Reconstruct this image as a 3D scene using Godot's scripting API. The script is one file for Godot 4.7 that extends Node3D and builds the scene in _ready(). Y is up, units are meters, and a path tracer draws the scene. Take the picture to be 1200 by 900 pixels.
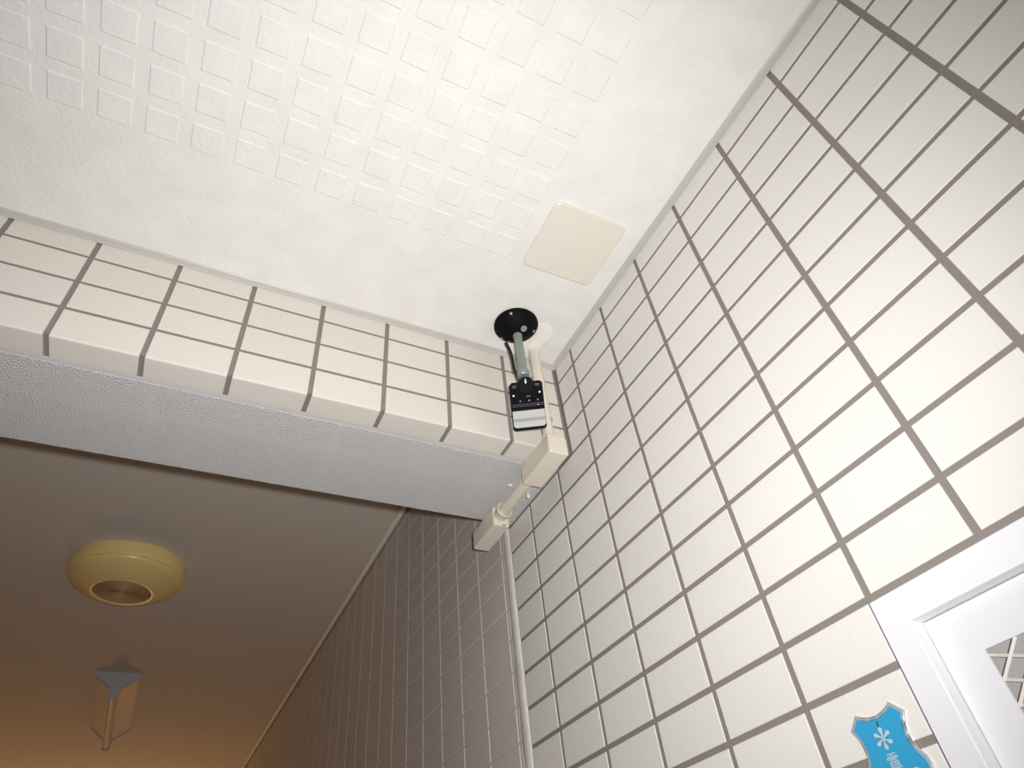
extends Node3D
# Corner of a tiled porch seen from below at night, lit by the camera's flash.
# World: the right wall's tile faces lie at x = 0, the tiled face of the beam at z = 0,
# the first tile joint under the ceiling at y = 0; x right, y up, z towards the viewer.

const CEIL := 0.0385        # porch ceiling
const HALL_CEIL := 0.245    # hallway ceiling behind the beam
const FLOOR := -2.25
const LEFT := -1.9
const FRONT := 2.3
const BACK := -4.6

var rng := RandomNumberGenerator.new()
var cache := {}
var M := {}
var used := {}
var tile_mats: Array = []
var hall_mats: Array = []
var beam_shade_mats: Array = []

# ------------------------------------------------------------------ mesh helpers
func begin() -> SurfaceTool:
	var st := SurfaceTool.new()
	st.begin(Mesh.PRIMITIVE_TRIANGLES)
	st.set_smooth_group(-1)
	return st

func tri(st: SurfaceTool, a: Vector3, b: Vector3, c: Vector3, out: Vector3) -> void:
	if (c - a).cross(b - a).dot(out) < 0.0:
		var s := b
		b = c
		c = s
	st.add_vertex(a)
	st.add_vertex(b)
	st.add_vertex(c)

func quad(st: SurfaceTool, a: Vector3, b: Vector3, c: Vector3, d: Vector3, out: Vector3) -> void:
	tri(st, a, b, c, out)
	tri(st, a, c, d, out)

# a box from lo to hi whose edges are chamfered by ch
func box(st: SurfaceTool, lo: Vector3, hi: Vector3, ch := 0.0, t := Transform3D()) -> void:
	var c := (lo + hi) * 0.5
	var h := (hi - lo) * 0.5
	ch = minf(ch, minf(h.x, minf(h.y, h.z)) * 0.9)
	for ax in 3:
		var u := (ax + 1) % 3
		var w := (ax + 2) % 3
		for s in [-1.0, 1.0]:
			var n := Vector3.ZERO
			n[ax] = s
			var q: Array = []
			for k in [[-1, -1], [1, -1], [1, 1], [-1, 1]]:
				var p := Vector3.ZERO
				p[ax] = s * h[ax]
				p[u] = k[0] * (h[u] - ch)
				p[w] = k[1] * (h[w] - ch)
				q.append(t * (c + p))
			quad(st, q[0], q[1], q[2], q[3], t.basis * n)
	if ch <= 0.0:
		return
	for ax in 3:      # the twelve edges, each along ax
		var u := (ax + 1) % 3
		var w := (ax + 2) % 3
		for su in [-1.0, 1.0]:
			for sw in [-1.0, 1.0]:
				var q: Array = []
				for k in [[-1.0, 0], [1.0, 0], [1.0, 1], [-1.0, 1]]:
					var p := Vector3.ZERO
					p[ax] = k[0] * (h[ax] - ch)
					p[u] = su * (h[u] - (ch if k[1] == 1 else 0.0))
					p[w] = sw * (h[w] - (0.0 if k[1] == 1 else ch))
					q.append(t * (c + p))
				var n := Vector3.ZERO
				n[u] = su
				n[w] = sw
				quad(st, q[0], q[1], q[2], q[3], t.basis * n)
	for sx in [-1.0, 1.0]:
		for sy in [-1.0, 1.0]:
			for sz in [-1.0, 1.0]:
				var s := Vector3(sx, sy, sz)
				var p := s * h
				tri(st, t * (c + p - Vector3(0, sy * ch, sz * ch)), t * (c + p - Vector3(sx * ch, 0, sz * ch)), t * (c + p - Vector3(sx * ch, sy * ch, 0)), t.basis * s)

# a profile of (radius, height) turned about the local y axis
func lathe(st: SurfaceTool, prof: Array, t := Transform3D(), segs := 40) -> void:
	var group := 10
	for i in prof.size() - 1:
		var a: Vector2 = prof[i]
		var b: Vector2 = prof[i + 1]
		if i > 0:
			var before: Vector2 = (a - prof[i - 1]).normalized()
			if before.dot((b - a).normalized()) < 0.83:
				group += 1
		st.set_smooth_group(group)
		var dir := b - a
		var nrm := Vector2(dir.y, -dir.x)      # to the right of the way along the profile
		for k in segs:
			var a0 := TAU * k / segs
			var a1 := TAU * (k + 1) / segs
			var e0 := Vector3(cos(a0), 0, sin(a0))
			var e1 := Vector3(cos(a1), 0, sin(a1))
			var out := t.basis * ((e0 + e1) * 0.5 * nrm.x + Vector3(0, nrm.y, 0))
			var p0 := t * (e0 * a.x + Vector3(0, a.y, 0))
			var p1 := t * (e1 * a.x + Vector3(0, a.y, 0))
			var q0 := t * (e0 * b.x + Vector3(0, b.y, 0))
			var q1 := t * (e1 * b.x + Vector3(0, b.y, 0))
			if a.x < 1e-6:
				tri(st, p0, q0, q1, out)
			elif b.x < 1e-6:
				tri(st, p0, q0, p1, out)
			else:
				quad(st, p0, q0, q1, p1, out)
	st.set_smooth_group(-1)

# a round tube through points, closed at both ends
func tube(st: SurfaceTool, pts: Array, r: float, segs := 16) -> void:
	var rings: Array = []
	var side := Vector3.ZERO
	for i in pts.size():
		var d: Vector3 = (pts[mini(i + 1, pts.size() - 1)] - pts[maxi(i - 1, 0)]).normalized()
		if side == Vector3.ZERO:
			side = d.cross(Vector3.UP if absf(d.y) < 0.9 else Vector3.RIGHT).normalized()
		side = (side - d * side.dot(d)).normalized()
		var up := side.cross(d)
		var ring: Array = []
		for k in segs:
			var a := TAU * k / segs
			ring.append(pts[i] + (side * cos(a) + up * sin(a)) * r)
		rings.append(ring)
	st.set_smooth_group(3)
	for i in pts.size() - 1:
		for k in segs:
			var k2 := (k + 1) % segs
			var out: Vector3 = rings[i][k] + rings[i][k2] - pts[i] * 2.0
			quad(st, rings[i][k], rings[i][k2], rings[i + 1][k2], rings[i + 1][k], out)
	st.set_smooth_group(-1)
	for e in [0, pts.size() - 1]:
		var o: Vector3 = pts[0] - pts[1] if e == 0 else pts[e] - pts[e - 1]
		for k in segs:
			tri(st, pts[e], rings[e][k], rings[e][(k + 1) % segs], o)

# a flat outline (2D) given depth along the frame's z; t places its x, y, z
func prism(st: SurfaceTool, poly: PackedVector2Array, z0: float, z1: float, t := Transform3D(), smooth := false) -> void:
	var idx := Geometry2D.triangulate_polygon(poly)
	for e in [[z0, -signf(z1 - z0)], [z1, signf(z1 - z0)]]:
		for i in range(0, idx.size(), 3):
			var q: Array = []
			for k in 3:
				var p := poly[idx[i + k]]
				q.append(t * Vector3(p.x, p.y, e[0]))
			tri(st, q[0], q[1], q[2], t.basis * Vector3(0, 0, e[1]))
	var turn := -1.0 if Geometry2D.is_polygon_clockwise(poly) else 1.0
	if smooth:
		st.set_smooth_group(5)
	for i in poly.size():
		var a := poly[i]
		var b := poly[(i + 1) % poly.size()]
		var n := Vector2(b.y - a.y, a.x - b.x) * turn
		quad(st, t * Vector3(a.x, a.y, z0), t * Vector3(b.x, b.y, z0), t * Vector3(b.x, b.y, z1), t * Vector3(a.x, a.y, z1), t.basis * Vector3(n.x, n.y, 0))
	st.set_smooth_group(-1)

func finish(st: SurfaceTool) -> ArrayMesh:
	st.generate_normals()
	return st.commit()

func put(called: String, mesh: Mesh, m: Material, parent: Node, at := Transform3D()) -> MeshInstance3D:
	var o := MeshInstance3D.new()
	o.name = called
	o.mesh = mesh
	o.material_override = m
	o.transform = at
	o.cast_shadow = GeometryInstance3D.SHADOW_CASTING_SETTING_ON
	parent.add_child(o, true)
	return o

func obj(called: String, st: SurfaceTool, m: Material, parent: Node, at := Transform3D()) -> MeshInstance3D:
	return put(called, finish(st), m, parent, at)

func tag(o: Node, label: String, category: String, group := "", kind := "") -> void:
	o.set_meta("label", label)
	o.set_meta("category", category)
	if group:
		o.set_meta("group", group)
	if kind:
		o.set_meta("kind", kind)

func thing(called: String, label: String, category: String, at := Vector3.ZERO, group := "", kind := "") -> Node3D:
	var o := Node3D.new()
	used[called] = used.get(called, -1) + 1
	o.name = called if used[called] == 0 else "%s_%03d" % [called, used[called]]
	o.position = at
	add_child(o, true)
	tag(o, label, category, group, kind)
	return o

# ------------------------------------------------------------------ materials
func noise_image(size: int, freq: float, octaves: int, kind: int, sd: int) -> Image:
	var n := FastNoiseLite.new()
	n.noise_type = kind as FastNoiseLite.NoiseType
	n.seed = sd
	n.frequency = freq
	n.fractal_octaves = octaves
	return n.get_seamless_image(size, size)

func tex(im: Image) -> ImageTexture:
	return ImageTexture.create_from_image(im)

func mat(called: String, c: Color, rough: float, metal := 0.0, spec := 0.5) -> StandardMaterial3D:
	var m := StandardMaterial3D.new()
	m.resource_name = called
	m.albedo_color = c
	m.roughness = rough
	m.metallic = metal
	m.metallic_specular = spec
	return m

func relief(m: StandardMaterial3D, t: Texture2D, per_metre: float, depth_cm: float) -> void:
	m.uv1_triplanar = true
	m.uv1_world_triplanar = true
	m.uv1_scale = Vector3.ONE * per_metre
	m.heightmap_enabled = true
	m.heightmap_texture = t
	m.heightmap_scale = depth_cm

func c8(r: int, g: int, b: int) -> Color:
	return Color8(r, g, b)

func make_materials() -> void:
	# ceiling board paint: flat white with fine pits and a few tan specks
	var pits := noise_image(1024, 0.045, 4, FastNoiseLite.TYPE_SIMPLEX, 11)
	var board := Image.create(1024, 1024, false, Image.FORMAT_RGB8)
	var blotch := noise_image(1024, 0.006, 3, FastNoiseLite.TYPE_SIMPLEX, 12)
	for y in 1024:
		for x in 1024:
			var k := 0.985 + 0.03 * (blotch.get_pixel(x, y).r - 0.5)
			board.set_pixel(x, y, Color(k, k, k))
	rng.seed = 77
	for i in 130:
		var x := rng.randi_range(2, 1020)
		var y := rng.randi_range(2, 1020)
		var tan := Color(0.80, 0.71, 0.60).lerp(Color(0.60, 0.52, 0.44), rng.randf() * rng.randf())
		board.set_pixel(x, y, tan)
		if rng.randf() < 0.5:
			board.set_pixel(x + 1, y, tan.lerp(Color.WHITE, 0.3))
		if rng.randf() < 0.3:
			board.set_pixel(x, y + 1, tan.lerp(Color.WHITE, 0.4))
	M.ceiling = mat("white ceiling board paint", c8(234, 231, 226), 0.85)
	M.ceiling.albedo_texture = tex(board)
	relief(M.ceiling, tex(pits), 2.2, 0.035)
	# glazed cream tile with a faint orange-peel surface
	var peel := tex(noise_image(512, 0.06, 3, FastNoiseLite.TYPE_SIMPLEX, 21))
	for k in 5:
		var c: Color = [c8(229, 225, 219), c8(228, 224, 218), c8(230, 226, 220), c8(228, 224, 218), c8(229, 225, 219)][k]
		var m := mat("cream glazed tile", c, 0.42, 0.0, 0.35)
		relief(m, peel, 6.0, 0.010)
		tile_mats.append(m)
	for k in 5:  # same tile, with the beam's dimmer flash light mixed into its colour
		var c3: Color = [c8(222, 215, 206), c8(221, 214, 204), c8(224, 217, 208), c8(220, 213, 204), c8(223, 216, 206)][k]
		var m3 := mat("cream glazed tile shaded for beam", c3, 0.5, 0.0, 0.3)
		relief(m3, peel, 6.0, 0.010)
		beam_shade_mats.append(m3)
	var grain := tex(noise_image(512, 0.12, 3, FastNoiseLite.TYPE_SIMPLEX, 31))
	M.grout = mat("dark grey grout", c8(137, 129, 123), 0.95)
	relief(M.grout, grain, 8.0, 0.03)
	for k in 4:
		var c2: Color = [c8(214, 206, 199), c8(213, 205, 198), c8(215, 207, 200), c8(214, 206, 198)][k]
		var m2 := mat("painted grey tile", c2, 0.55, 0.0, 0.4)
		relief(m2, peel, 5.0, 0.02)
		hall_mats.append(m2)
	M.hall_grout = mat("painted joint", c8(206, 198, 192), 0.7)
	# sand-textured stucco under the beam
	var sand := noise_image(1024, 0.085, 2, FastNoiseLite.TYPE_SIMPLEX_SMOOTH, 41)
	M.stucco = mat("grey textured stucco paint", c8(216, 215, 214), 0.5, 0.0, 0.5)
	relief(M.stucco, tex(sand), 4.2, 0.17)
	M.caulk = mat("grey sealant", c8(190, 186, 180), 0.35)
	M.caulk_pale = mat("pale sealant", c8(212, 210, 207), 0.5)
	M.caulk_rough = mat("pale rough sealant", c8(247, 243, 238), 0.6)
	relief(M.caulk_rough, tex(sand), 6.0, 0.14)
	M.sealant = mat("white sealant", c8(239, 235, 228), 0.4)
	M.hall_paint = mat("hallway ceiling paint", c8(228, 219, 208), 0.9)
	relief(M.hall_paint, tex(pits), 3.0, 0.03)
	M.pvc = mat("ivory conduit plastic", c8(228, 219, 202), 0.4)
	M.pvc_dark = mat("dark gap", c8(60, 56, 52), 0.8)
	M.plate = mat("cream cover plate plastic", c8(227, 220, 207), 0.42)
	M.black = mat("black paint", c8(14, 14, 16), 0.6, 0.0, 0.2)
	M.black_gloss = mat("black plastic", c8(24, 24, 29), 0.8, 0.0, 0.1)
	M.rubber = mat("black cable", c8(24, 22, 22), 0.5)
	M.print_grey = mat("grey print", c8(120, 120, 126), 0.6)
	M.print_white = mat("white print", c8(225, 225, 228), 0.5)
	M.print_red = mat("red print", c8(220, 40, 62), 0.4)
	M.steel = mat("steel", c8(178, 178, 176), 0.45, 0.7)
	M.stem = mat("grey-green painted metal", c8(146, 155, 147), 0.42, 0.3)
	M.silver_reflection = mat("painted reflection on silver", c8(160, 160, 156), 0.7, 0.0, 0.15)  # darker tone painted for a reflection in the silver window
	M.silver = mat("silvered panel", c8(190, 190, 185), 0.7, 0.0, 0.15)
	M.yellowed = mat("yellowed plastic", c8(255, 224, 154), 0.3)
	M.yellowed_dark = mat("yellowed ribbed lens", c8(190, 150, 108), 0.35)
	M.enamel = mat("white enamelled steel", c8(246, 242, 236), 0.22, 0.45, 0.7)
	M.cap_grey = mat("grey end cap", c8(196, 198, 206), 0.6)
	M.hall_pvc = mat("beige conduit plastic", c8(253, 247, 236), 0.4)
	M.lamp_glass = mat("unlit fluorescent tube glass", c8(240, 220, 200), 0.25)
	M.white_metal = mat("white painted steel", c8(229, 228, 230), 0.6, 0.0, 0.25)
	M.wire = mat("cream painted lath", c8(224, 214, 203), 0.45)
	M.grey_sheet = mat("grey sheet metal", c8(176, 174, 174), 0.5)
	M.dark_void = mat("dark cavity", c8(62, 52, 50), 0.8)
	M.plate_silver = mat("polished aluminium", c8(225, 231, 236), 0.25, 0.55)
	M.plate_blue = mat("sky blue enamel", c8(56, 160, 206), 0.3)
	M.emboss = mat("silver embossing", c8(226, 232, 236), 0.35, 0.3)
	M.floor = mat("grey floor", c8(120, 114, 108), 0.8)
	M.plaster = mat("painted wall", c8(196, 188, 178), 0.85)
	M.added_lamp_glow = mat("frosted globe of added lamp", c8(255, 226, 186), 0.4)  # glowing globe of the lamp added in the hallway
	M.added_lamp_glow.emission_enabled = true
	M.added_lamp_glow.emission = c8(255, 190, 120)
	M.added_lamp_glow.emission_energy_multiplier = 1.2
	M.brass = mat("dull brass", c8(150, 124, 82), 0.4, 0.8)

# ------------------------------------------------------------------ tiles
# front face along local +z at z = 0, its back at z = -deep
func tile_mesh(w: float, h: float, deep: float, ch: float) -> ArrayMesh:
	var key := "t%d_%d_%d" % [roundi(w * 1e5), roundi(h * 1e5), roundi(ch * 1e5)]
	if not cache.has(key):
		var st := begin()
		var x := w / 2
		var y := h / 2
		var f: Array = []
		var e: Array = []
		var b: Array = []
		for k in [[-1, -1], [1, -1], [1, 1], [-1, 1]]:
			f.append(Vector3(k[0] * (x - ch), k[1] * (y - ch), 0))
			e.append(Vector3(k[0] * x, k[1] * y, -ch * 0.8))
			b.append(Vector3(k[0] * x, k[1] * y, -deep))
		quad(st, f[0], f[1], f[2], f[3], Vector3(0, 0, 1))
		for k in 4:
			var k2 := (k + 1) % 4
			var out: Vector3 = e[k] + e[k2]
			out.z = 0
			quad(st, f[k], f[k2], e[k2], e[k], out.normalized() + Vector3(0, 0, 1))
			quad(st, e[k], e[k2], b[k2], b[k], out)
		cache[key] = finish(st)
	return cache[key]

const WALL := Basis(Vector3(0, 0, 1), Vector3(0, 1, 0), Vector3(-1, 0, 0))   # tile frame of the right wall

func wall_tile(parent: Node, z0: float, z1: float, y0: float, y1: float, mats: Array, ch: float) -> void:
	if z1 - z0 < 0.006 or y1 - y0 < 0.006:
		return
	var wob := Basis.from_euler(Vector3(rng.randf_range(-1, 1) * 0.0022, rng.randf_range(-1, 1) * 0.0016, 0))
	var at := Vector3(rng.randf_range(-0.0001, 0.0001), (y0 + y1) / 2, (z0 + z1) / 2)
	put("tile", tile_mesh(z1 - z0, y1 - y0, 0.0026, ch), mats[rng.randi() % mats.size()], parent, Transform3D(WALL * wob, at))

func beam_tile(parent: Node, x0: float, x1: float, y0: float, y1: float) -> void:
	var wob := Basis.from_euler(Vector3(rng.randf_range(-1, 1) * 0.0022, rng.randf_range(-1, 1) * 0.0016, 0))
	put("tile", tile_mesh(x1 - x0, y1 - y0, 0.0026, 0.0005), beam_shade_mats[rng.randi() % 5], parent, Transform3D(wob, Vector3((x0 + x1) / 2, (y0 + y1) / 2, 0)))

# ------------------------------------------------------------------ scene
func _ready() -> void:
	# camera, solved from the tile joints (100 x 50 mm pitch)
	var cam := Camera3D.new()
	cam.name = "camera"
	cam.fov = 61.4036
	cam.near = 0.02
	cam.far = 60.0
	cam.transform = Transform3D(Basis(Vector3(0.89577341, -0.09663913, 0.43387887), Vector3(-0.2372268, 0.72152641, 0.65047912), Vector3(-0.3759168, -0.6856096, 0.62339878)), Vector3(-0.48624, -0.75117, 0.65727))
	add_child(cam)
	cam.current = true
	# night outside: a faint even sky
	var we := WorldEnvironment.new()
	we.name = "world"
	var env := Environment.new()
	env.background_mode = Environment.BG_COLOR
	env.background_color = Color(0.2, 0.2, 0.21)
	env.background_energy_multiplier = 1.0
	env.tonemap_mode = Environment.TONE_MAPPER_LINEAR
	env.tonemap_exposure = 1.0
	env.sdfgi_enabled = true
	env.ssao_enabled = true
	env.ssil_enabled = true
	we.environment = env
	add_child(we)
	# the flash of the camera that took the picture, beside and above its lens
	var flash := SpotLight3D.new()
	flash.name = "camera_flash"
	flash.light_color = Color(1.0, 1.0, 1.0)
	flash.light_energy = 0.94
	flash.light_size = 0.012
	flash.spot_range = 12.0
	flash.spot_attenuation = 2.0
	flash.spot_angle = 61.5
	flash.spot_angle_attenuation = 1.0
	flash.shadow_enabled = true
	var fl_at := cam.transform * Vector3(0.028, 0.030, 0.03)
	var fl_to := cam.transform * Vector3((470.0 - 600.0) / 757.83, -(490.0 - 450.0) / 757.83, -1.0)
	add_child(flash)
	flash.look_at_from_position(fl_at, fl_at + (fl_to - cam.position), Vector3.UP)

	rng.seed = 5
	make_materials()
	build_ceilings()
	build_right_wall()
	build_hall_wall()
	build_beam()
	build_shell()
	build_trims()
	build_access_panel()
	build_round_light()
	build_fluorescent()
	build_hall_conduit()
	build_cover_plate()
	build_conduits()
	build_sensor()
	build_shield()
	build_added_lamp()

func build_ceilings() -> void:
	var c := thing("ceiling", "white ceiling board of the porch with rows of raised squares", "ceiling", Vector3.ZERO, "", "structure")
	var st := begin()
	box(st, Vector3(LEFT, CEIL, 0.0), Vector3(0.0, CEIL + 0.012, FRONT))
	obj("ceiling_board", st, M.ceiling, c)
	# raised squares, 36 mm on a 50 mm pitch, hanging 1.1 mm below the board
	st = begin()
	var d := 0.0010
	var b := 0.0015
	var o := 0.018
	var q: Array = []
	var r: Array = []
	for k in [[-1, -1], [1, -1], [1, 1], [-1, 1]]:
		q.append(Vector3(k[0] * (o - b), -d, k[1] * (o - b)))
		r.append(Vector3(k[0] * o, 0.0002, k[1] * o))
	quad(st, q[0], q[1], q[2], q[3], Vector3.DOWN)
	for k in 4:
		var k2 := (k + 1) % 4
		quad(st, q[k], q[k2], r[k2], r[k], (r[k] + r[k2]) * Vector3(1, 0, 1) * 40.0 + Vector3.DOWN)
	var sq := finish(st)
	for i in 17:
		for j in 14:
			put("raised_square", sq, M.ceiling, c, Transform3D(Basis(), Vector3(-0.193 - 0.05 * i, CEIL, 0.198 + 0.05 * j)))
	var h := thing("ceiling_001", "dim beige ceiling of the hallway behind the beam", "ceiling", Vector3.ZERO, "", "structure")
	st = begin()
	box(st, Vector3(LEFT, HALL_CEIL, BACK), Vector3(0.0, HALL_CEIL + 0.1, -0.2150))
	obj("ceiling_slab", st, M.hall_paint, h)

const FRAME_Z := 0.3502
const FRAME_Y := -0.5544
const FRAME_Z1 := 0.80
const FRAME_Y0 := -1.10

func build_right_wall() -> void:
	var w := thing("wall_right", "white tiled side wall of the porch with dark grey joints", "wall", Vector3.ZERO, "", "structure")
	var st := begin()
	var g := 0.0012
	var lo := FLOOR
	var hi := CEIL
	# the bed leaves an opening for the access panel
	box(st, Vector3(g, FRAME_Y, -0.2400), Vector3(0.12, hi, FRONT))
	box(st, Vector3(g, lo, -0.2400), Vector3(0.12, FRAME_Y, FRAME_Z))
	box(st, Vector3(g, lo, FRAME_Z), Vector3(0.12, FRAME_Y0, FRONT))
	box(st, Vector3(g, FRAME_Y0, FRAME_Z1), Vector3(0.12, FRAME_Y, FRONT))
	obj("grout_bed", st, M.grout, w)
	var far := begin()
	var jz := 0.0033
	var jy := 0.0029
	for row in range(-1, 42):
		var y1: float = minf(-row * 0.05 - jy, CEIL - 0.001)
		var y0: float = maxf(-(row + 1) * 0.05 + jy, FLOOR)
		for col in range(-16, 10):
			var z1: float = 0.6465 - 0.0989 * col - jz
			var z0: float = 0.6465 - 0.0989 * (col + 1) + jz
			z0 = maxf(z0, -0.2275)
			z1 = minf(z1, FRONT)
			if row < 3:
				z0 = maxf(z0, 0.0035)      # the beam covers the rest
			if z1 - z0 < 0.012:
				continue
			# cut round the access panel
			var ty0 := y0
			if y1 > FRAME_Y0 - 0.004 and y0 < FRAME_Y and z1 > FRAME_Z and z0 < FRAME_Z1:
				if z0 < FRAME_Z - 0.012:
					z1 = FRAME_Z - 0.0012
				elif z1 > FRAME_Z1 + 0.012:
					z0 = FRAME_Z1 + 0.0012
				else:
					continue
			if row <= 16 and col >= -3:
				wall_tile(w, z0, z1, ty0, y1, tile_mats, 0.0004)
			else:
				box(far, Vector3(0, ty0, z0), Vector3(0.0026, y1, z1), 0.0005)
	obj("tile_field", far, tile_mats[0], w).set_meta("kind", "stuff")

func build_hall_wall() -> void:
	var w := thing("wall_right_001", "grey painted tile wall of the dim hallway behind the beam", "wall", Vector3.ZERO, "", "structure")
	var st := begin()
	box(st, Vector3(0.0012, FLOOR, BACK), Vector3(0.12, HALL_CEIL, -0.2400))
	obj("joint_bed", st, M.hall_grout, w)
	var far := begin()
	for row in range(-9, 40):
		var y1: float = minf(-0.185 - 0.05 * row - 0.0013, HALL_CEIL)
		var y0: float = -0.185 - 0.05 * (row + 1) + 0.0013
		y0 = maxf(y0, FLOOR)
		for col in range(-1, 43):
			var z1 := minf(-0.2625 - 0.0999 * col - 0.0017, -0.2535)
			var z0 := maxf(-0.2625 - 0.0999 * (col + 1) + 0.0017, BACK)
			if z1 - z0 < 0.006 or y1 - y0 < 0.006:
				continue
			if row < 8 and col < 16:
				wall_tile(w, z0, z1, y0, y1, hall_mats, 0.0010)
			else:
				box(far, Vector3(0, y0, z0), Vector3(0.0026, y1, z1), 0.0010)
	obj("tile_field", far, hall_mats[0], w).set_meta("kind", "stuff")

func build_beam() -> void:
	var w := thing("wall_back", "white tiled face of the beam over the hallway opening with grey stucco underside", "wall", Vector3.ZERO, "", "structure")
	var st := begin()
	box(st, Vector3(LEFT, -0.1470, -0.2130), Vector3(0.0, HALL_CEIL + 0.1, -0.0016))
	obj("grout_bed", st, M.grout, w)
	st = begin()
	box(st, Vector3(LEFT, -0.1490, -0.2152), Vector3(0.0, -0.1470, -0.0475))
	box(st, Vector3(LEFT, -0.1470, -0.2152), Vector3(0.0, HALL_CEIL, -0.2130))
	obj("soffit", st, M.stucco, w)
	st = begin()
	box(st, Vector3(LEFT, -0.1484, -0.0476), Vector3(0.0, -0.1468, -0.0406))
	obj("sealant_strip", st, M.caulk_pale, w)
	# rows of tiles, then the corner tiles that turn under the beam
	var L: PackedVector2Array = PackedVector2Array()       # (z, y) outline of a corner tile
	L.append(Vector2(-0.0032, -0.1025))
	L.append(Vector2(-0.0008, -0.1025))
	L.append(Vector2(0.0, -0.1033))
	for k in 5:
		var a := PI / 2 * k / 4
		L.append(Vector2(-0.0025 + 0.0025 * cos(a), -0.1475 - 0.0025 * sin(a)))
	L.append(Vector2(-0.0375, -0.15))
	L.append(Vector2(-0.0382, -0.1494))
	L.append(Vector2(-0.0382, -0.1468))
	L.append(Vector2(-0.0032, -0.1468))
	var turned := Transform3D(Basis(Vector3(0, 0, 1), Vector3(0, 1, 0), Vector3(1, 0, 0)), Vector3.ZERO)   # outline x -> z, depth -> x
	for k in range(-12, 8):
		var x0 := -0.7997 + 0.0996 * k + 0.0033
		var x1 := -0.7997 + 0.0996 * (k + 1) - 0.0033
		x1 = minf(x1, -0.0055)
		if x0 < LEFT:
			continue
		beam_tile(w, x0, x1, 0.0025, CEIL - 0.001)
		beam_tile(w, x0, x1, -0.0475, -0.0025)
		beam_tile(w, x0, x1, -0.0975, -0.0525)
		var ct := begin()
		prism(ct, L, x0, x1, turned)
		obj("corner_tile", ct, beam_shade_mats[rng.randi() % 5], w)

func build_shell() -> void:
	var st := begin()
	box(st, Vector3(LEFT - 0.12, FLOOR, BACK), Vector3(LEFT, HALL_CEIL + 0.1, FRONT))
	var o := obj("wall_left", st, M.plaster, self)
	tag(o, "plain painted wall along the left side, outside the picture", "wall", "", "structure")
	st = begin()
	box(st, Vector3(LEFT - 0.12, FLOOR, BACK - 0.12), Vector3(0.12, HALL_CEIL + 0.1, BACK))
	o = obj("wall_end", st, M.plaster, self)
	tag(o, "plain painted wall at the far end of the hallway", "wall", "", "structure")
	st = begin()
	box(st, Vector3(LEFT - 0.12, FLOOR - 0.15, BACK - 0.12), Vector3(0.12, FLOOR, FRONT + 0.8))
	o = obj("floor", st, M.floor, self)
	tag(o, "grey floor of the porch and the hallway", "floor", "", "structure")
	st = begin()
	box(st, Vector3(LEFT - 0.12, CEIL + 0.012, -0.0020), Vector3(0.12, CEIL + 0.16, FRONT))
	o = obj("ceiling_002", st, M.plaster, self)
	tag(o, "concrete slab above the porch ceiling board", "ceiling", "", "structure")

func build_trims() -> void:
	# sealant fillets between ceiling and tiles, and the rough strip between the two wall parts
	var f := PackedVector2Array([Vector2(0.0, CEIL), Vector2(0.0085, CEIL), Vector2(0.0062, CEIL - 0.0016), Vector2(0.0030, CEIL - 0.0026), Vector2(0.0004, CEIL - 0.0060), Vector2(0.0, CEIL - 0.0060)])
	var st := begin()
	prism(st, f, LEFT, -0.0004, Transform3D(Basis(Vector3(0, 0, 1), Vector3(0, 1, 0), Vector3(1, 0, 0)), Vector3(0, 0, 0.0002)))
	var o := obj("trim_1", st, M.caulk, self)
	tag(o, "grey sealant line where the ceiling meets the tiled beam", "sealant", "", "structure")
	st = begin()
	prism(st, f, 0.0088, FRONT, Transform3D(Basis(Vector3(-1, 0, 0), Vector3(0, 1, 0), Vector3(0, 0, 1)), Vector3(-0.0002, 0, 0)))
	o = obj("trim_2", st, M.caulk, self)
	tag(o, "grey sealant line where the ceiling meets the right tiled wall", "sealant", "", "structure")
	st = begin()
	rng.seed = 9
	var n := 90
	var prev: Array = []
	for i in n + 1:
		var y := lerpf(-0.1485, FLOOR + 0.002, float(i) / n)
		var j := rng.randf_range(-1, 1)
		var ring: Array = [Vector3(0.0012, y, -0.2535 + 0.0005 * j), Vector3(-0.0007, y, -0.2515 + 0.0007 * j), Vector3(-0.0013 - 0.0005 * j, y, -0.2400), Vector3(-0.0009, y, -0.2292 + 0.0010 * rng.randf_range(-1, 1)), Vector3(0.0012, y, -0.2274)]
		if i > 0:
			st.set_smooth_group(4)
			for k in 4:
				quad(st, prev[k], prev[k + 1], ring[k + 1], ring[k], Vector3(-1, 0, -0.6 if k == 0 else (0.6 if k == 3 else 0.0)))
		prev = ring
	o = obj("trim_3", st, M.caulk_rough, self)
	tag(o, "rough pale vertical sealant strip between white tiles and grey tiles", "sealant", "", "structure")

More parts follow.
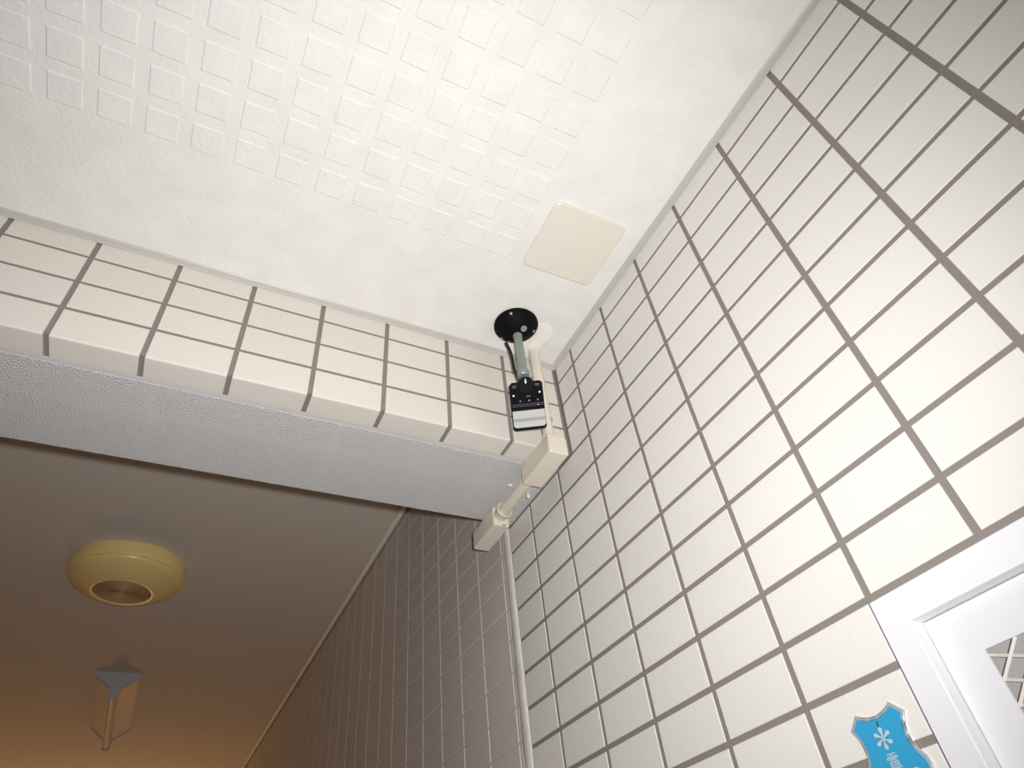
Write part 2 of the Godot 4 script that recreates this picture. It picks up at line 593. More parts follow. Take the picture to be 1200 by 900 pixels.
func build_access_panel() -> void:
	var t := thing("access_panel", "white metal access panel with a wire mesh vent, set in the tiled wall", "access panel", Vector3(0, FRAME_Y0, (FRAME_Z + FRAME_Z1) / 2))
	var off := Transform3D(Basis(), -t.position)
	var iz := 0.3744
	var iy := -0.5792
	var iz1 := FRAME_Z1 - 0.0242
	var iy0 := FRAME_Y0 + 0.0248
	var fx := -0.0040
	var bx := 0.0115
	var st := begin()
	# mitred frame with a rounded inner lip: loops of (inset from the outer edge 0..1, x)
	var loops: Array = [[0.0, 0.0116], [0.0, fx + 0.0008], [0.03, fx], [0.95, fx], [0.99, fx + 0.0004], [1.0, fx + 0.0014], [1.0, bx]]
	var prev: Array = []
	for l in loops:
		var a: float = l[0]
		var ring: Array = []
		for k in [[0, 0], [1, 0], [1, 1], [0, 1]]:
			var z: float = lerpf(FRAME_Z, iz, a) if k[0] == 0 else lerpf(FRAME_Z1, iz1, a)
			var y: float = lerpf(FRAME_Y0, iy0, a) if k[1] == 0 else lerpf(FRAME_Y, iy, a)
			ring.append(off * Vector3(l[1], y, z))
		if prev.size() > 0:
			var c := off * Vector3(0, (FRAME_Y0 + FRAME_Y) / 2, (FRAME_Z + FRAME_Z1) / 2)
			for k in 4:
				var k2 := (k + 1) % 4
				var mid: Vector3 = (ring[k] + ring[k2] + prev[k] + prev[k2]) / 4.0
				var lead: Vector3 = (ring[k] + ring[k2]) / 2.0 - (prev[k] + prev[k2]) / 2.0     # the way along the profile
				var away := mid - c
				away.x = 0.0
				away = away.normalized()
				var along: Vector3 = (ring[k2] - ring[k]).normalized()
				var nrm := along.cross(lead)
				# the frame's solid side is behind its face: outwards at the outer edge, inwards at the lip
				var want := Vector3(-1, 0, 0) + away * (2.0 if a < 0.5 else -2.0)
				if nrm.dot(want) < 0.0:
					nrm = -nrm
				quad(st, prev[k], prev[k2], ring[k2], ring[k], nrm)
		prev = ring
	obj("frame", st, M.white_metal, t)
	# door plate with its rectangular vent opening
	var dx := 0.0092
	var vz0 := 0.4056
	var vz1 := 0.7440
	var vy1 := -0.6112
	var vy0 := -0.8200
	var gap := 0.0009
	var dz0 := iz + gap
	var dz1 := iz1 - gap
	var dy1 := iy - gap
	var dy0 := iy0 + gap
	st = begin()
	box(st, off * Vector3(dx, vy1, dz0), off * Vector3(dx + 0.0015, dy1, dz1))
	box(st, off * Vector3(dx, dy0, dz0), off * Vector3(dx + 0.0015, vy0, dz1))
	box(st, off * Vector3(dx, vy0, dz0), off * Vector3(dx + 0.0015, vy1, vz0))
	box(st, off * Vector3(dx, vy0, vz1), off * Vector3(dx + 0.0015, vy1, dz1))
	obj("door_plate", st, M.white_metal, t)
	# the box behind the door, its back seen through the lath
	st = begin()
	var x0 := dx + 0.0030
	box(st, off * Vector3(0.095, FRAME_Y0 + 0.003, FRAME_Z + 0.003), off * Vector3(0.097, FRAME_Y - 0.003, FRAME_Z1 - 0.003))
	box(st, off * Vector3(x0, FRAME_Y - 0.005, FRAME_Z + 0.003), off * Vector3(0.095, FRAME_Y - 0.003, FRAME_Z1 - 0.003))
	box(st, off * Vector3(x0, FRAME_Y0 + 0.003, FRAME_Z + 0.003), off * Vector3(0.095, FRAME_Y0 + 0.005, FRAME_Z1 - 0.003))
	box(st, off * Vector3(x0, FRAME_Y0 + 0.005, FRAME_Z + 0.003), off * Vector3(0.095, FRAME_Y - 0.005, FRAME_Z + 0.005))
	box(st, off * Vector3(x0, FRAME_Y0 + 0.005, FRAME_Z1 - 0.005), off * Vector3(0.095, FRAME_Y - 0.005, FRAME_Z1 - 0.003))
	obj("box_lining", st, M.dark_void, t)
	st = begin()
	box(st, off * Vector3(0.0205, FRAME_Y0 + 0.03, vz0 - 0.02), off * Vector3(0.0220, vy1 + 0.02, vz1 + 0.02))
	obj("baffle", st, M.grey_sheet, t)
	# expanded metal: two families of slanting strands
	var vent := Node3D.new()
	vent.name = "mesh_vent"
	t.add_child(vent, true)
	var lo := Vector2(vz0, vy0)
	var hi := Vector2(vz1, vy1)
	for fam in [[-0.41, 0.0118], [0.93, 0.0112]]:
		var slope: float = fam[0]
		var base := vy1 - 0.0035
		for k in range(-26, 40):
			var y_at := base - 0.0160 * k          # height where the strand meets the left edge of the opening
			# clip y = y_at + slope * (z - vz0) to the opening
			var za := lo.x
			var zb := hi.x
			var z_lo := (lo.y - y_at) / slope + vz0
			var z_hi := (hi.y - y_at) / slope + vz0
			za = maxf(za, minf(z_lo, z_hi))
			zb = minf(zb, maxf(z_lo, z_hi))
			if zb - za < 0.006:
				continue
			var a := Vector3(fam[1], y_at + slope * (za - vz0), za)
			var b := Vector3(fam[1], y_at + slope * (zb - vz0), zb)
			var dir := (b - a).normalized()
			var up := Vector3(-1, 0, 0).cross(dir).normalized()
			var tf := Transform3D(Basis(dir, up, Vector3(-1, 0, 0)).rotated(dir, 0.45), (a + b) / 2)
			var sm := begin()
			var hl := (b - a).length() / 2 + 0.001
			box(sm, Vector3(-hl, -0.0011, -0.0006), Vector3(hl, 0.0011, 0.0006), 0.0003, off * tf)
			obj("mesh_strand", sm, M.wire, vent)

func build_round_light() -> void:
	var t := thing("ceiling_light", "round yellowed plastic ceiling light with a ribbed brown centre", "ceiling light", Vector3(-0.645, HALL_CEIL, -1.31))
	var st := begin()
	lathe(st, [Vector2(0.147, 0.0), Vector2(0.149, -0.005), Vector2(0.149, -0.034), Vector2(0.1470, -0.0385), Vector2(0.1440, -0.0390)], Transform3D(), 64)
	obj("rim", st, M.yellowed, t)
	st = begin()
	lathe(st, [Vector2(0.1440, -0.0370), Vector2(0.1436, -0.0410), Vector2(0.1380, -0.0480), Vector2(0.1230, -0.0580), Vector2(0.1050, -0.0680), Vector2(0.0910, -0.0745), Vector2(0.082, -0.0775), Vector2(0.076, -0.0785), Vector2(0.0735, -0.0780), Vector2(0.0725, -0.072)], Transform3D(), 64)
	obj("dome", st, M.yellowed, t)
	st = begin()
	var prof: Array = []
	for k in 12:
		var r := 0.0722 - 0.006 * k
		prof.append(Vector2(r, -0.0735))
		prof.append(Vector2(r - 0.0028, -0.0772))
		prof.append(Vector2(maxf(r - 0.0056, 0.0), -0.0735))
	prof.append(Vector2(0.0, -0.0735))
	lathe(st, prof, Transform3D(), 48)
	obj("ribbed_lens", st, M.yellowed_dark, t)

func build_fluorescent() -> void:
	var t := thing("fluorescent_light", "wedge-shaped unlit fluorescent light on the hallway ceiling, with a grey end cap", "ceiling light", Vector3(-0.631, HALL_CEIL, -2.43))
	var wedge := PackedVector2Array([Vector2(-0.070, 0.0), Vector2(0.070, 0.0), Vector2(0.070, -0.010), Vector2(0.020, -0.048), Vector2(0.012, -0.056), Vector2(-0.012, -0.056), Vector2(-0.020, -0.048), Vector2(-0.070, -0.010)])
	var st := begin()
	prism(st, wedge, -0.300, 0.300)
	obj("body", st, M.enamel, t)
	var cap := PackedVector2Array([Vector2(-0.0735, 0.0), Vector2(0.0735, 0.0), Vector2(0.0735, -0.013), Vector2(0.022, -0.050), Vector2(0.016, -0.060), Vector2(0.014, -0.088), Vector2(0.006, -0.093), Vector2(-0.006, -0.093), Vector2(-0.014, -0.088), Vector2(-0.016, -0.060), Vector2(-0.022, -0.050), Vector2(-0.0735, -0.013)])
	for s in [-1.0, 1.0]:
		st = begin()
		prism(st, cap, 0.300 * s, 0.312 * s)
		obj("end_cap", st, M.cap_grey, t)
	st = begin()
	tube(st, [Vector3(0, -0.076, -0.2995), Vector3(0, -0.076, 0.2995)], 0.013, 20)
	obj("lamp_tube", st, M.lamp_glass, t)
	for s in [-1.0, 1.0]:
		st = begin()
		box(st, Vector3(-0.008, -0.066, minf(0.28 * s, 0.2999 * s)), Vector3(0.008, -0.0555, maxf(0.28 * s, 0.2999 * s)), 0.001)
		obj("lamp_holder", st, M.cap_grey, t)

func build_hall_conduit() -> void:
	var t := thing("conduit_pipe", "long thin beige conduit running back along the hallway ceiling corner", "pipe", Vector3(-0.0118, 0.233, -0.2152))
	var st := begin()
	tube(st, [Vector3(0, 0, -0.0005), Vector3(0, 0, BACK + 0.2160)], 0.0080, 20)
	obj("pipe", st, M.hall_pvc, t)
	for z in [-0.72, -1.84, -3.0]:
		if z == -0.72:
			continue
		st = begin()
		# a half band round the pipe and an ear that goes down the wall
		var pts: Array = []
		for k in 9:
			var a := PI * 0.05 + PI * 0.95 * k / 8
			pts.append(Vector3(-0.0088 * sin(a), 0.0088 * cos(a), z))
		for k in 8:
			var a0: Vector3 = pts[k]
			var a1: Vector3 = pts[k + 1]
			var w := Vector3(0, 0, 0.006)
			quad(st, a0 - w, a1 - w, a1 + w, a0 + w, a0 + a1 - Vector3(0, 0, 2 * z))
		var e := Vector3(0.0105, -0.024, z)
		box(st, Vector3(0.0098, -0.026, z - 0.006), Vector3(0.0112, -0.0085, z + 0.006), 0.0004)
		box(st, Vector3(-0.0005, -0.0098, z - 0.006), Vector3(0.0112, -0.0084, z + 0.006), 0.0004)
		lathe(st, [Vector2(0.0, -0.0016), Vector2(0.0022, -0.0014), Vector2(0.003, 0.0)], Transform3D(Basis(Vector3(0, 1, 0), Vector3(1, 0, 0), Vector3(0, 0, -1)), e), 12)
		obj("pipe_clip", st, M.steel, t)

func rounded_rect(w: float, h: float, r: float, n := 5) -> PackedVector2Array:
	var p := PackedVector2Array()
	for c in [[1, 1, 0.0], [-1, 1, 0.5], [-1, -1, 1.0], [1, -1, 1.5]]:
		for k in n + 1:
			var a: float = PI * (c[2] + 0.5 * k / n)
			p.append(Vector2(c[0] * (w / 2 - r) + r * cos(a), c[1] * (h / 2 - r) + r * sin(a)))
	return p

func build_cover_plate() -> void:
	var t := thing("cover_plate", "square cream blank cover plate screwed flat to the porch ceiling", "cover plate", Vector3(-0.0965, CEIL, 0.2372))
	var st := begin()
	var down := Basis(Vector3(1, 0, 0), Vector3(0, 0, 1), Vector3(0, -1, 0))
	var outer := rounded_rect(0.1165, 0.1130, 0.009)
	var inner := rounded_rect(0.1135, 0.1100, 0.0085)
	prism(st, outer, 0.0, 0.0030, Transform3D(down, Vector3.ZERO))
	# bevelled face
	for i in outer.size():
		var j := (i + 1) % outer.size()
		quad(st, down * Vector3(outer[i].x, outer[i].y, 0.0030), down * Vector3(outer[j].x, outer[j].y, 0.0030), down * Vector3(inner[j].x, inner[j].y, 0.0042), down * Vector3(inner[i].x, inner[i].y, 0.0042), down * Vector3(outer[i].x * 9, outer[i].y * 9, 1))
	prism(st, inner, 0.0040, 0.0042, Transform3D(down, Vector3.ZERO))
	obj("plate", st, M.plate, t)

func build_conduits() -> void:
	# pipe down the front of the beam
	var p := thing("conduit_pipe", "short upright ivory conduit from ceiling down to the upper junction box", "pipe", Vector3(-0.0545, -0.15, 0.0262))
	var st := begin()
	tube(st, [Vector3(0, 0.0, 0), Vector3(0, CEIL + 0.15, 0)], 0.0092, 24)
	obj("pipe", st, M.pvc, p)
	st = begin()
	# saddle clip: a band round the front of the pipe with a screwed ear against the beam
	var w := 0.006
	for k in 10:
		var a0 := PI * (-0.1 + 1.2 * k / 10) 
		var a1 := PI * (-0.1 + 1.2 * (k + 1) / 10)
		var r := 0.0104
		quad(st, Vector3(r * cos(a0), 0.036 - w, r * sin(a0)), Vector3(r * cos(a1), 0.036 - w, r * sin(a1)), Vector3(r * cos(a1), 0.036 + w, r * sin(a1)), Vector3(r * cos(a0), 0.036 + w, r * sin(a0)), Vector3(cos(a0), 0, sin(a0)))
	box(st, Vector3(0.0092, 0.030, -0.0106), Vector3(0.0108, 0.042, -0.0010), 0.0004)
	box(st, Vector3(0.0092, 0.030, -0.0258), Vector3(0.0106, 0.042, -0.0100), 0.0004)
	box(st, Vector3(0.0092, 0.030, -0.0260), Vector3(0.0240, 0.042, -0.0246), 0.0004)
	obj("saddle_clip", st, M.pvc, p)
	st = begin()
	lathe(st, [Vector2(0.0034, 0.0), Vector2(0.0032, 0.0016), Vector2(0.0018, 0.0028), Vector2(0.0, 0.0032)], Transform3D(Basis(Vector3(1, 0, 0), Vector3(0, 0, 1), Vector3(0, -1, 0)), Vector3(0.0185, 0.0385, -0.0246)), 16)
	obj("screw", st, M.pvc, p)
	# upper junction box
	junction_box("upper ivory junction box at the beam's front edge, fed by the upright conduit", Vector3(-0.0462, -0.15, -0.0090), Vector3(0.0326, 0.0350, 0.0880), false)
	# pipe along the soffit between the two boxes
	p = thing("conduit_pipe", "short ivory conduit under the grey soffit, linking two junction boxes", "pipe", Vector3(-0.0450, -0.1660, -0.1130))
	st = begin()
	tube(st, [Vector3(0, 0, 0.0598), Vector3(0, 0, -0.0560)], 0.0092, 24)
	obj("pipe", st, M.pvc, p)
	st = begin()
	lathe(st, [Vector2(0.0094, -0.0555), Vector2(0.0118, -0.0550), Vector2(0.0126, -0.0480), Vector2(0.0128, -0.0420), Vector2(0.0134, -0.0410), Vector2(0.0134, -0.0385), Vector2(0.0116, -0.0380), Vector2(0.0094, -0.0420)], Transform3D(Basis(Vector3(1, 0, 0), Vector3(0, 0, 1), Vector3(0, -1, 0)), Vector3.ZERO), 28)
	obj("connector_ring", st, M.pvc, p)
	st = begin()
	box(st, Vector3(0.0060, 0.0145, 0.0060), Vector3(0.0240, 0.0165, 0.0170), 0.0006)
	box(st, Vector3(0.0175, 0.0018, 0.0095), Vector3(0.0205, 0.0150, 0.0125), 0.0006)
	obj("saddle_clip", st, M.pvc, p)
	st = begin()
	lathe(st, [Vector2(0.0, -0.0072), Vector2(0.0022, -0.0064), Vector2(0.0036, -0.0040), Vector2(0.0036, -0.0016), Vector2(0.0026, 0.0020)], Transform3D(Basis(), Vector3(0.0190, 0.0020, 0.0110)), 16)
	obj("screw", st, M.pvc, p)
	# lower junction box, half past the soffit edge
	junction_box("lower ivory junction box overhanging the soffit edge beside the dark hallway", Vector3(-0.0432, -0.15, -0.2115), Vector3(0.0290, 0.0350, 0.0840), true)
	# sealant smeared on the ceiling round the pipe top
	st = begin()
	var blob: Array = [Vector2(-0.078, 0.084), Vector2(-0.062, 0.090), Vector2(-0.047, 0.083), Vector2(-0.037, 0.068), Vector2(-0.038, 0.052), Vector2(-0.043, 0.036), Vector2(-0.044, 0.022), Vector2(-0.053, 0.0135), Vector2(-0.065, 0.018), Vector2(-0.068, 0.034), Vector2(-0.066, 0.052), Vector2(-0.072, 0.068)]
	var cen := Vector2(-0.0555, 0.05)
	st.set_smooth_group(2)
	for ring in 3:
		for i in blob.size():
			var j := (i + 1) % blob.size()
			var h: Array = [0.0, 0.0012, 0.0020, 0.0016]
			var f: Array = [1.0, 0.86, 0.5, 0.0]
			var a: Vector2 = cen + (blob[i] - cen) * f[ring]
			var b: Vector2 = cen + (blob[j] - cen) * f[ring]
			var c2: Vector2 = cen + (blob[j] - cen) * f[ring + 1]
			var d: Vector2 = cen + (blob[i] - cen) * f[ring + 1]
			var hi: float = h[ring + 1] * (1.0 + 0.5 * sin(i * 2.4))
			var hj: float = h[ring + 1] * (1.0 + 0.5 * sin(j * 2.4))
			var li: float = h[ring] * (1.0 + 0.5 * sin(i * 2.4))
			var lj: float = h[ring] * (1.0 + 0.5 * sin(j * 2.4))
			if ring == 2:
				tri(st, Vector3(a.x, -li, a.y), Vector3(b.x, -lj, b.y), Vector3(cen.x, -0.0016, cen.y), Vector3.DOWN)
			else:
				quad(st, Vector3(a.x, -li, a.y), Vector3(b.x, -lj, b.y), Vector3(c2.x, -hj, c2.y), Vector3(d.x, -hi, d.y), Vector3.DOWN)
	var o := obj("sealant_patch", st, M.sealant, self, Transform3D(Basis(), Vector3(0, CEIL - 0.0001, 0)))
	tag(o, "smeared white sealant on the ceiling around the top of the conduit", "sealant")
	# painted-over plug in the soffit
	st = begin()
	lathe(st, [Vector2(0.0, -0.0022), Vector2(0.0024, -0.0018), Vector2(0.0040, 0.0)], Transform3D(), 14)
	o = obj("screw_plug", st, M.sealant, self, Transform3D(Basis(), Vector3(-0.0541, -0.1489, -0.1067)))
	tag(o, "small white painted plug in the grey soffit left of the conduit", "plug")

func junction_box(label: String, at: Vector3, size: Vector3, slot: bool) -> void:
	var t := thing("junction_box", label, "junction box", at)
	var st := begin()
	var h := size / 2
	box(st, Vector3(-h.x + 0.001, -0.0110, -h.z + 0.001), Vector3(h.x - 0.001, -0.0002, h.z - 0.001), 0.0012)
	obj("base", st, M.pvc, t)
	st = begin()
	# cover: outline with rounded lower edges, swept along the box
	var p := rounded_rect(size.x, size.y - 0.0022, 0.0026, 4)
	var mid := -(size.y + 0.0022) / 2
	prism(st, p, -h.z + 0.0012, h.z - 0.0012, Transform3D(Basis(), Vector3(0, mid, 0)))
	var pin := rounded_rect(size.x - 0.0024, size.y - 0.0046, 0.0018, 4)
	for s in [-1.0, 1.0]:
		for i in p.size():
			var j := (i + 1) % p.size()
			quad(st, Vector3(p[i].x, p[i].y + mid, s * (h.z - 0.0012)), Vector3(p[j].x, p[j].y + mid, s * (h.z - 0.0012)), Vector3(pin[j].x, pin[j].y + mid, s * h.z), Vector3(pin[i].x, pin[i].y + mid, s * h.z), Vector3(p[i].x * 30, p[i].y * 30, s))
		prism(st, pin, s * (h.z - 0.0004), s * h.z, Transform3D(Basis(), Vector3(0, mid, 0)))
	obj("cover", st, M.pvc, t)
	if slot:
		st = begin()
		box(st, Vector3(0.0010, -size.y + 0.0010, h.z - 0.0002), Vector3(0.0064, -size.y + 0.0026, h.z + 0.0002))
		obj("slot", st, M.pvc_dark, t)

func build_sensor() -> void:
	# ceiling bracket: domed flange, tube stem, collar
	var at := Vector3(-0.108, CEIL, 0.067)
	var t := thing("ceiling_bracket", "black domed ceiling bracket with a grey-green tube stem beside the conduit", "bracket", at)
	var st := begin()
	lathe(st, [Vector2(0.0360, 0.0), Vector2(0.0362, -0.0028), Vector2(0.0345, -0.0062), Vector2(0.0290, -0.0118), Vector2(0.0220, -0.0170), Vector2(0.0150, -0.0212), Vector2(0.0090, -0.0236), Vector2(0.0, -0.0246)], Transform3D(), 48)
	obj("flange", st, M.black, t)
	# screws round the rim and a grey cap on the dome
	for s in [[-0.0215, -0.0095, 0.0245, 0.0026], [0.0270, -0.0095, 0.0078, 0.0026], [-0.0140, -0.0105, -0.0265, 0.0028], [-0.0010, -0.0135, -0.0262, 0.0018]]:
		var p := Vector3(s[0], 0, s[2])
		var dirn := Vector3(p.x * 0.6, -0.03, p.z * 0.6).normalized()
		var r := Vector2(s[0], s[2]).length()
		var yy := -0.0062 - (0.0345 - r) * 1.02 if r < 0.0345 else -0.005
		var side := dirn.cross(Vector3.FORWARD).normalized()
		st = begin()
		lathe(st, [Vector2(s[3], -0.0006), Vector2(s[3] * 0.9, 0.0008), Vector2(s[3] * 0.5, 0.0016), Vector2(0.0, 0.0018)], Transform3D(Basis(side, dirn, side.cross(dirn)), Vector3(p.x, yy, p.z)), 14)
		obj("screw", st, M.steel, t)
	var cp := Vector3(0.0050, -0.0213, 0.0134)
	var cd := Vector3(0.16, -0.9, 0.42).normalized()
	var cs := cd.cross(Vector3.FORWARD).normalized()
	st = begin()
	lathe(st, [Vector2(0.0052, -0.0015), Vector2(0.0052, 0.0008), Vector2(0.0046, 0.0014), Vector2(0.0, 0.0016)], Transform3D(Basis(cs, cd, cs.cross(cd)), cp), 20)
	obj("grey_cap", st, M.stem, t)
	st = begin()
	lathe(st, [Vector2(0.0, -0.1185), Vector2(0.0080, -0.1185), Vector2(0.0094, -0.1172), Vector2(0.0094, -0.1085), Vector2(0.0078, -0.1062), Vector2(0.0070, -0.1040), Vector2(0.0066, -0.0360), Vector2(0.0068, -0.0290), Vector2(0.0060, -0.0250), Vector2(0.0040, -0.0228), Vector2(0.0, -0.0222)], Transform3D(), 28)
	obj("stem", st, M.stem, t)
	st = begin()
	lathe(st, [Vector2(0.0072, -0.0325), Vector2(0.0078, -0.0290), Vector2(0.0074, -0.0252), Vector2(0.0050, -0.0226)], Transform3D(), 24)
	obj("ball_joint", st, M.steel, t)
	# camera-like sensor unit hung from the stem, tilted down towards the viewer
	var yaw := deg_to_rad(28.9)
	var pit := deg_to_rad(40.0)
	var n := Vector3(-sin(yaw) * cos(pit), -sin(pit), cos(yaw) * cos(pit))
	var rt := Vector3(cos(yaw), 0, sin(yaw))
	var up := n.cross(rt)
	var hz := Vector3(-sin(yaw), 0, cos(yaw))
	var top := Vector3(-0.108, -0.1075, 0.067) + hz * 0.018      # middle of the face's top edge
	var u := thing("security_sensor", "small black and silver box sensor hanging from the grey-green stem", "sensor", top)
	u.basis = Basis(rt, up, n)
	# local: x along the face, y up the face, z out of it; the face spans y -0.0695..0
	var hw := 0.0240
	st = begin()
	var body := PackedVector2Array([Vector2(-hw, -0.0665), Vector2(-hw + 0.003, -0.0695), Vector2(hw - 0.003, -0.0695), Vector2(hw, -0.0665), Vector2(hw, -0.0030), Vector2(hw - 0.0035, 0.0005), Vector2(-hw + 0.0035, 0.0005), Vector2(-hw, -0.0030)])
	prism(st, body, -0.0375, -0.0006)
	obj("body", st, M.black_gloss, u)
	st = begin()
	var facep := PackedVector2Array([Vector2(-hw + 0.0008, -0.0405), Vector2(hw - 0.0008, -0.0405), Vector2(hw - 0.0006, -0.0030), Vector2(hw - 0.0040, 0.0), Vector2(-hw + 0.0040, 0.0), Vector2(-hw + 0.0006, -0.0030)])
	prism(st, facep, -0.0008, 0.0006)
	obj("black_panel", st, M.black_gloss, u)
	st = begin()
	var win := PackedVector2Array([Vector2(-hw + 0.0006, -0.0412), Vector2(-hw + 0.0006, -0.0625), Vector2(-hw + 0.0036, -0.0655), Vector2(hw - 0.0036, -0.0655), Vector2(hw - 0.0006, -0.0625), Vector2(hw - 0.0006, -0.0412)])
	prism(st, win, -0.0008, 0.0003)
	obj("silver_window", st, M.silver, u)
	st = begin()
	box(st, Vector3(-hw + 0.0012, -0.0568, 0.0), Vector3(hw - 0.0012, -0.0522, 0.0005))  # reflection across the silver window, drawn as a darker strip
	obj("window_reflection", st, M.silver_reflection, u)
	st = begin()
	# knuckle that takes the stem, standing above the box
	var kn := PackedVector2Array()
	for k in 24:
		kn.append(Vector2(0.0120 * cos(TAU * k / 24), -0.0045 + 0.0120 * sin(TAU * k / 24)))
	prism(st, kn, -0.0370, 0.0022, Transform3D(), true)
	obj("knuckle", st, M.black, u)
	# printing, screws and indicators on the face
	for s in [[-0.0195, -0.0185], [0.0188, -0.0165]]:
		st = begin()
		lathe(st, [Vector2(0.0016, 0.0), Vector2(0.0014, 0.0008), Vector2(0.0, 0.0011)], Transform3D(Basis(Vector3(1, 0, 0), Vector3(0, 0, 1), Vector3(0, -1, 0)), Vector3(s[0], s[1], 0.0006)), 14)
		obj("screw", st, M.steel, u)
	for s in [[0.0150, -0.0272], [0.0148, -0.0345]]:
		st = begin()
		lathe(st, [Vector2(0.0014, 0.0), Vector2(0.0011, 0.0007), Vector2(0.0, 0.0009)], Transform3D(Basis(Vector3(1, 0, 0), Vector3(0, 0, 1), Vector3(0, -1, 0)), Vector3(s[0], s[1], 0.0006)), 12)
		obj("indicator", st, M.print_red, u)
	st = begin()
	prism(st, PackedVector2Array([Vector2(-0.0005, 0.0045), Vector2(0.0005, 0.0045), Vector2(0.0005, -0.0005), Vector2(0.0016, -0.0005), Vector2(0.0, -0.0030), Vector2(-0.0016, -0.0005), Vector2(-0.0005, -0.0005)]), 0.0021, 0.0024)
	obj("arrow_mark", st, M.print_white, u)
	st = begin()
	for b in [[-0.0205, -0.0040, 0.0070, 0.0007], [-0.0205, -0.0065, 0.0060, 0.0007], [0.0130, -0.0040, 0.0070, 0.0007], [0.0130, -0.0060, 0.0066, 0.0007], [-0.0010, -0.0205, 0.0058, 0.0011], [0.0012, -0.0262, 0.0024, 0.0022], [-0.0115, -0.0262, 0.0020, 0.0020], [-0.0225, -0.0318, 0.0450, 0.0004], [-0.0225, -0.0345, 0.0450, 0.0004]]:
		box(st, Vector3(b[0], b[1] - b[3], 0.0005), Vector3(b[0] + b[2], b[1], 0.0008))
	obj("printing", st, M.print_grey, u)
	# black cable looping from the flange to the back of the unit
	st = begin()
	var k0 := Vector3(-0.1135, 0.0225, 0.0370)
	var pts: Array = []
	for k in 13:
		var f := k / 12.0
		var a := k0.lerp(Vector3(-0.1085, -0.040, 0.0430), f)
		a.z += 0.004 * sin(PI * f)
		pts.append(a)
	for k in range(1, 7):
		var f := k / 6.0
		pts.append(Vector3(-0.1085, -0.040, 0.0430).lerp(Vector3(-0.1060, -0.0810, 0.0520), f))
	tube(st, pts, 0.0028, 10)
	var o := obj("cable", st, M.rubber, self)
	tag(o, "thin black cable hanging from the bracket flange to the box sensor", "cable")

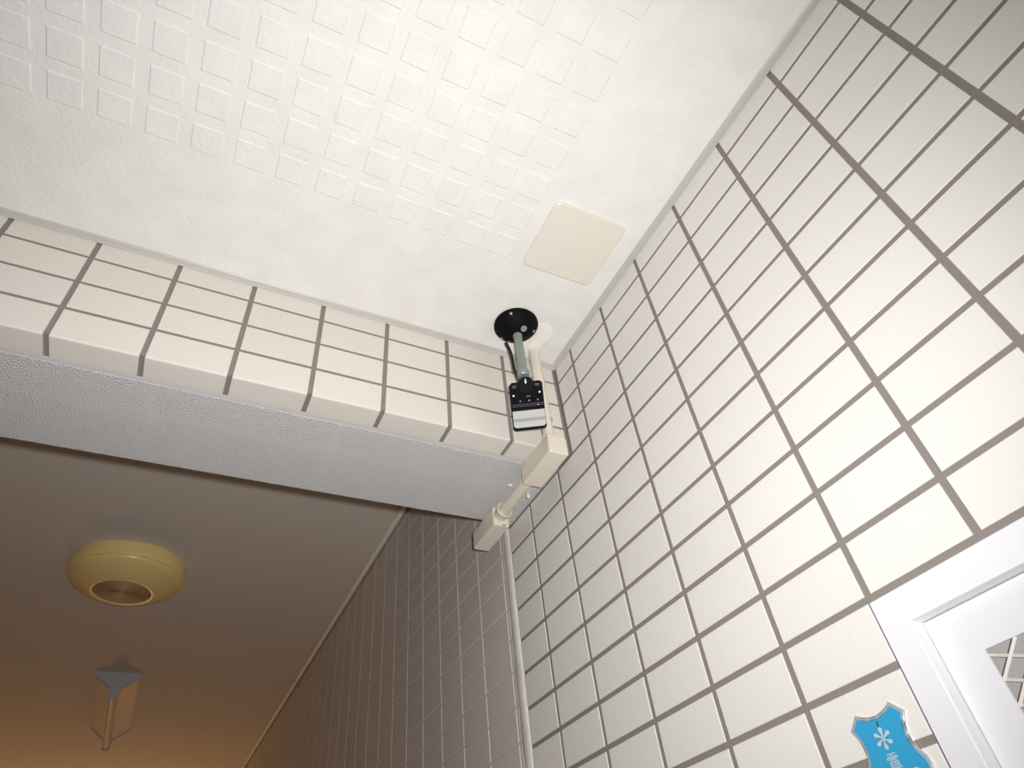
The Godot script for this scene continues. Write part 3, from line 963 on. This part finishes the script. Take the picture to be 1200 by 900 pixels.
func build_shield() -> void:
	var t := thing("shield_badge", "sky blue shield badge with a silver rim and flower emblem, stuck on white tiles", "badge", Vector3(-0.0001, -0.6600, 0.3108))
	var half: Array = [Vector2(0.0020, -0.6243), Vector2(0.0060, -0.6236), Vector2(0.0100, -0.6224), Vector2(0.0132, -0.6209), Vector2(0.0158, -0.6195), Vector2(0.0206, -0.6238), Vector2(0.0254, -0.6286), Vector2(0.0230, -0.6325), Vector2(0.0212, -0.6372), Vector2(0.0204, -0.6420), Vector2(0.0206, -0.6466), Vector2(0.0218, -0.6508), Vector2(0.0240, -0.6545), Vector2(0.0262, -0.6580), Vector2(0.0272, -0.6630), Vector2(0.0268, -0.6700), Vector2(0.0246, -0.6770), Vector2(0.0200, -0.6835), Vector2(0.0130, -0.6885), Vector2(0.0060, -0.6920)]
	var poly := PackedVector2Array()
	for p in half:
		poly.append(Vector2(p.x, p.y + 0.66))
	poly.append(Vector2(0.0, -0.0345))
	for i in range(half.size() - 1, -1, -1):
		poly.append(Vector2(-half[i].x, half[i].y + 0.66))
	# outline (dz, dy) -> world z, y; depth -> -x
	var fr := Transform3D(Basis(Vector3(0, 0, 1), Vector3(0, 1, 0), Vector3(-1, 0, 0)), Vector3.ZERO)
	var st := begin()
	prism(st, poly, 0.0, 0.0012, fr)
	obj("base_plate", st, M.plate_silver, t)
	var inner: Array = Geometry2D.offset_polygon(poly, -0.0026)
	var lip: Array = Geometry2D.offset_polygon(poly, -0.0009)
	st = begin()
	prism(st, lip[0], 0.0011, 0.0016, fr)
	obj("rim", st, M.plate_silver, t)
	st = begin()
	prism(st, inner[0], 0.0015, 0.0019, fr)
	obj("blue_field", st, M.plate_blue, t)
	# six petals
	st = begin()
	for k in 6:
		var a := deg_to_rad(86.0 + 60.0 * k)
		var e := Vector2(cos(a), sin(a))
		var s := Vector2(-e.y, e.x)
		var c := Vector2(-0.0003, 0.0202)
		var pp := PackedVector2Array()
		for q in [[0.0006, 0.00045], [0.0032, 0.0006], [0.0050, 0.0013], [0.0064, 0.0013], [0.0073, 0.0005]]:
			pp.append(c + e * q[0] + s * q[1])
		for q in [[0.0073, -0.0005], [0.0064, -0.0013], [0.0050, -0.0013], [0.0032, -0.0006], [0.0006, -0.00045]]:
			pp.append(c + e * q[0] + s * q[1])
		prism(st, pp, 0.0018, 0.0024, fr)
	obj("flower_emblem", st, M.emboss, t)
	st = begin()
	prism(st, PackedVector2Array([Vector2(-0.0006, 0.0279), Vector2(0.0005, 0.0276), Vector2(0.0007, 0.0316), Vector2(-0.0005, 0.0318)]), 0.0018, 0.0021, fr)
	obj("nail_slot", st, M.pvc_dark, t)
	# the raised character under the flower, and the top of the ring below it
	st = begin()
	var strokes: Array = [[-0.0034, 0.0098, 0.0034, 0.0098], [-0.0040, 0.0080, 0.0040, 0.0080], [-0.0040, 0.0080, -0.0043, 0.0064], [0.0040, 0.0080, 0.0038, 0.0066], [0.0, 0.0098, 0.0, 0.0058], [-0.0028, 0.0072, -0.0012, 0.0070], [-0.0028, 0.0062, -0.0012, 0.0060], [0.0012, 0.0072, 0.0028, 0.0070], [0.0012, 0.0062, 0.0028, 0.0060], [-0.0034, 0.0048, 0.0034, 0.0048], [-0.0034, 0.0048, -0.0034, 0.0018], [0.0034, 0.0048, 0.0034, 0.0018], [-0.0034, 0.0033, 0.0034, 0.0033], [-0.0034, 0.0018, 0.0034, 0.0018], [0.0, 0.0048, 0.0, 0.0006], [0.0, 0.0006, 0.0044, 0.0006], [0.0044, 0.0006, 0.0044, 0.0016]]
	for s in strokes:
		var a := Vector2(s[0], s[1])
		var b := Vector2(s[2], s[3])
		var d := (b - a).normalized()
		var q := Vector2(-d.y, d.x) * 0.00034
		prism(st, PackedVector2Array([a - q, b - q, b + q, a + q]), 0.0018, 0.0022, fr)
	obj("character", st, M.emboss, t)
	st = begin()
	var ring := PackedVector2Array()
	for k in 25:
		ring.append(Vector2(0.0140 + 0.0032 * cos(TAU * k / 24), -0.0052 + 0.0032 * sin(TAU * k / 24)))
	for k in range(24, -1, -1):
		ring.append(Vector2(0.0140 + 0.0024 * cos(TAU * (k - 0.01) / 24), -0.0052 + 0.0024 * sin(TAU * (k - 0.01) / 24)))
	for k in 24:
		prism(st, PackedVector2Array([ring[k], ring[k + 1], ring[48 - k], ring[49 - k]]), 0.0018, 0.0022, fr)
	obj("ring_mark", st, M.emboss, t)

func build_added_lamp() -> void:
	# added warm lamp down the hallway, unseen below the picture, that tints the far ceiling
	var at := Vector3(-0.70, -0.95, -4.05)
	var t := thing("added_floor_lamp", "added warm globe floor lamp far down the hallway, unseen below the picture", "lamp", Vector3(at.x, FLOOR, at.z))
	var st := begin()
	lathe(st, [Vector2(0.0, 0.0), Vector2(0.14, 0.0), Vector2(0.14, 0.012), Vector2(0.02, 0.03), Vector2(0.0, 0.03)], Transform3D(), 32)
	obj("base", st, M.brass, t)
	st = begin()
	lathe(st, [Vector2(0.0, 0.028), Vector2(0.012, 0.028), Vector2(0.012, 1.23), Vector2(0.03, 1.245), Vector2(0.0, 1.245)], Transform3D(), 20)
	obj("pole", st, M.brass, t)
	st = begin()
	var prof: Array = []
	for k in 17:
		var a := -PI / 2 + PI * k / 16
		prof.append(Vector2(maxf(0.06 * cos(a), 0.0), 0.06 * sin(a)))
	lathe(st, prof, Transform3D(Basis(), at - t.position), 32)
	obj("globe", st, M.added_lamp_glow, t)
	var l := OmniLight3D.new()
	l.name = "added_lamp_light"
	l.light_color = Color(1.0, 0.78, 0.55)
	l.light_energy = 0.31
	l.light_size = 0.05
	l.omni_range = 12.0
	l.omni_attenuation = 2.0
	l.shadow_enabled = true
	l.position = at
	add_child(l)
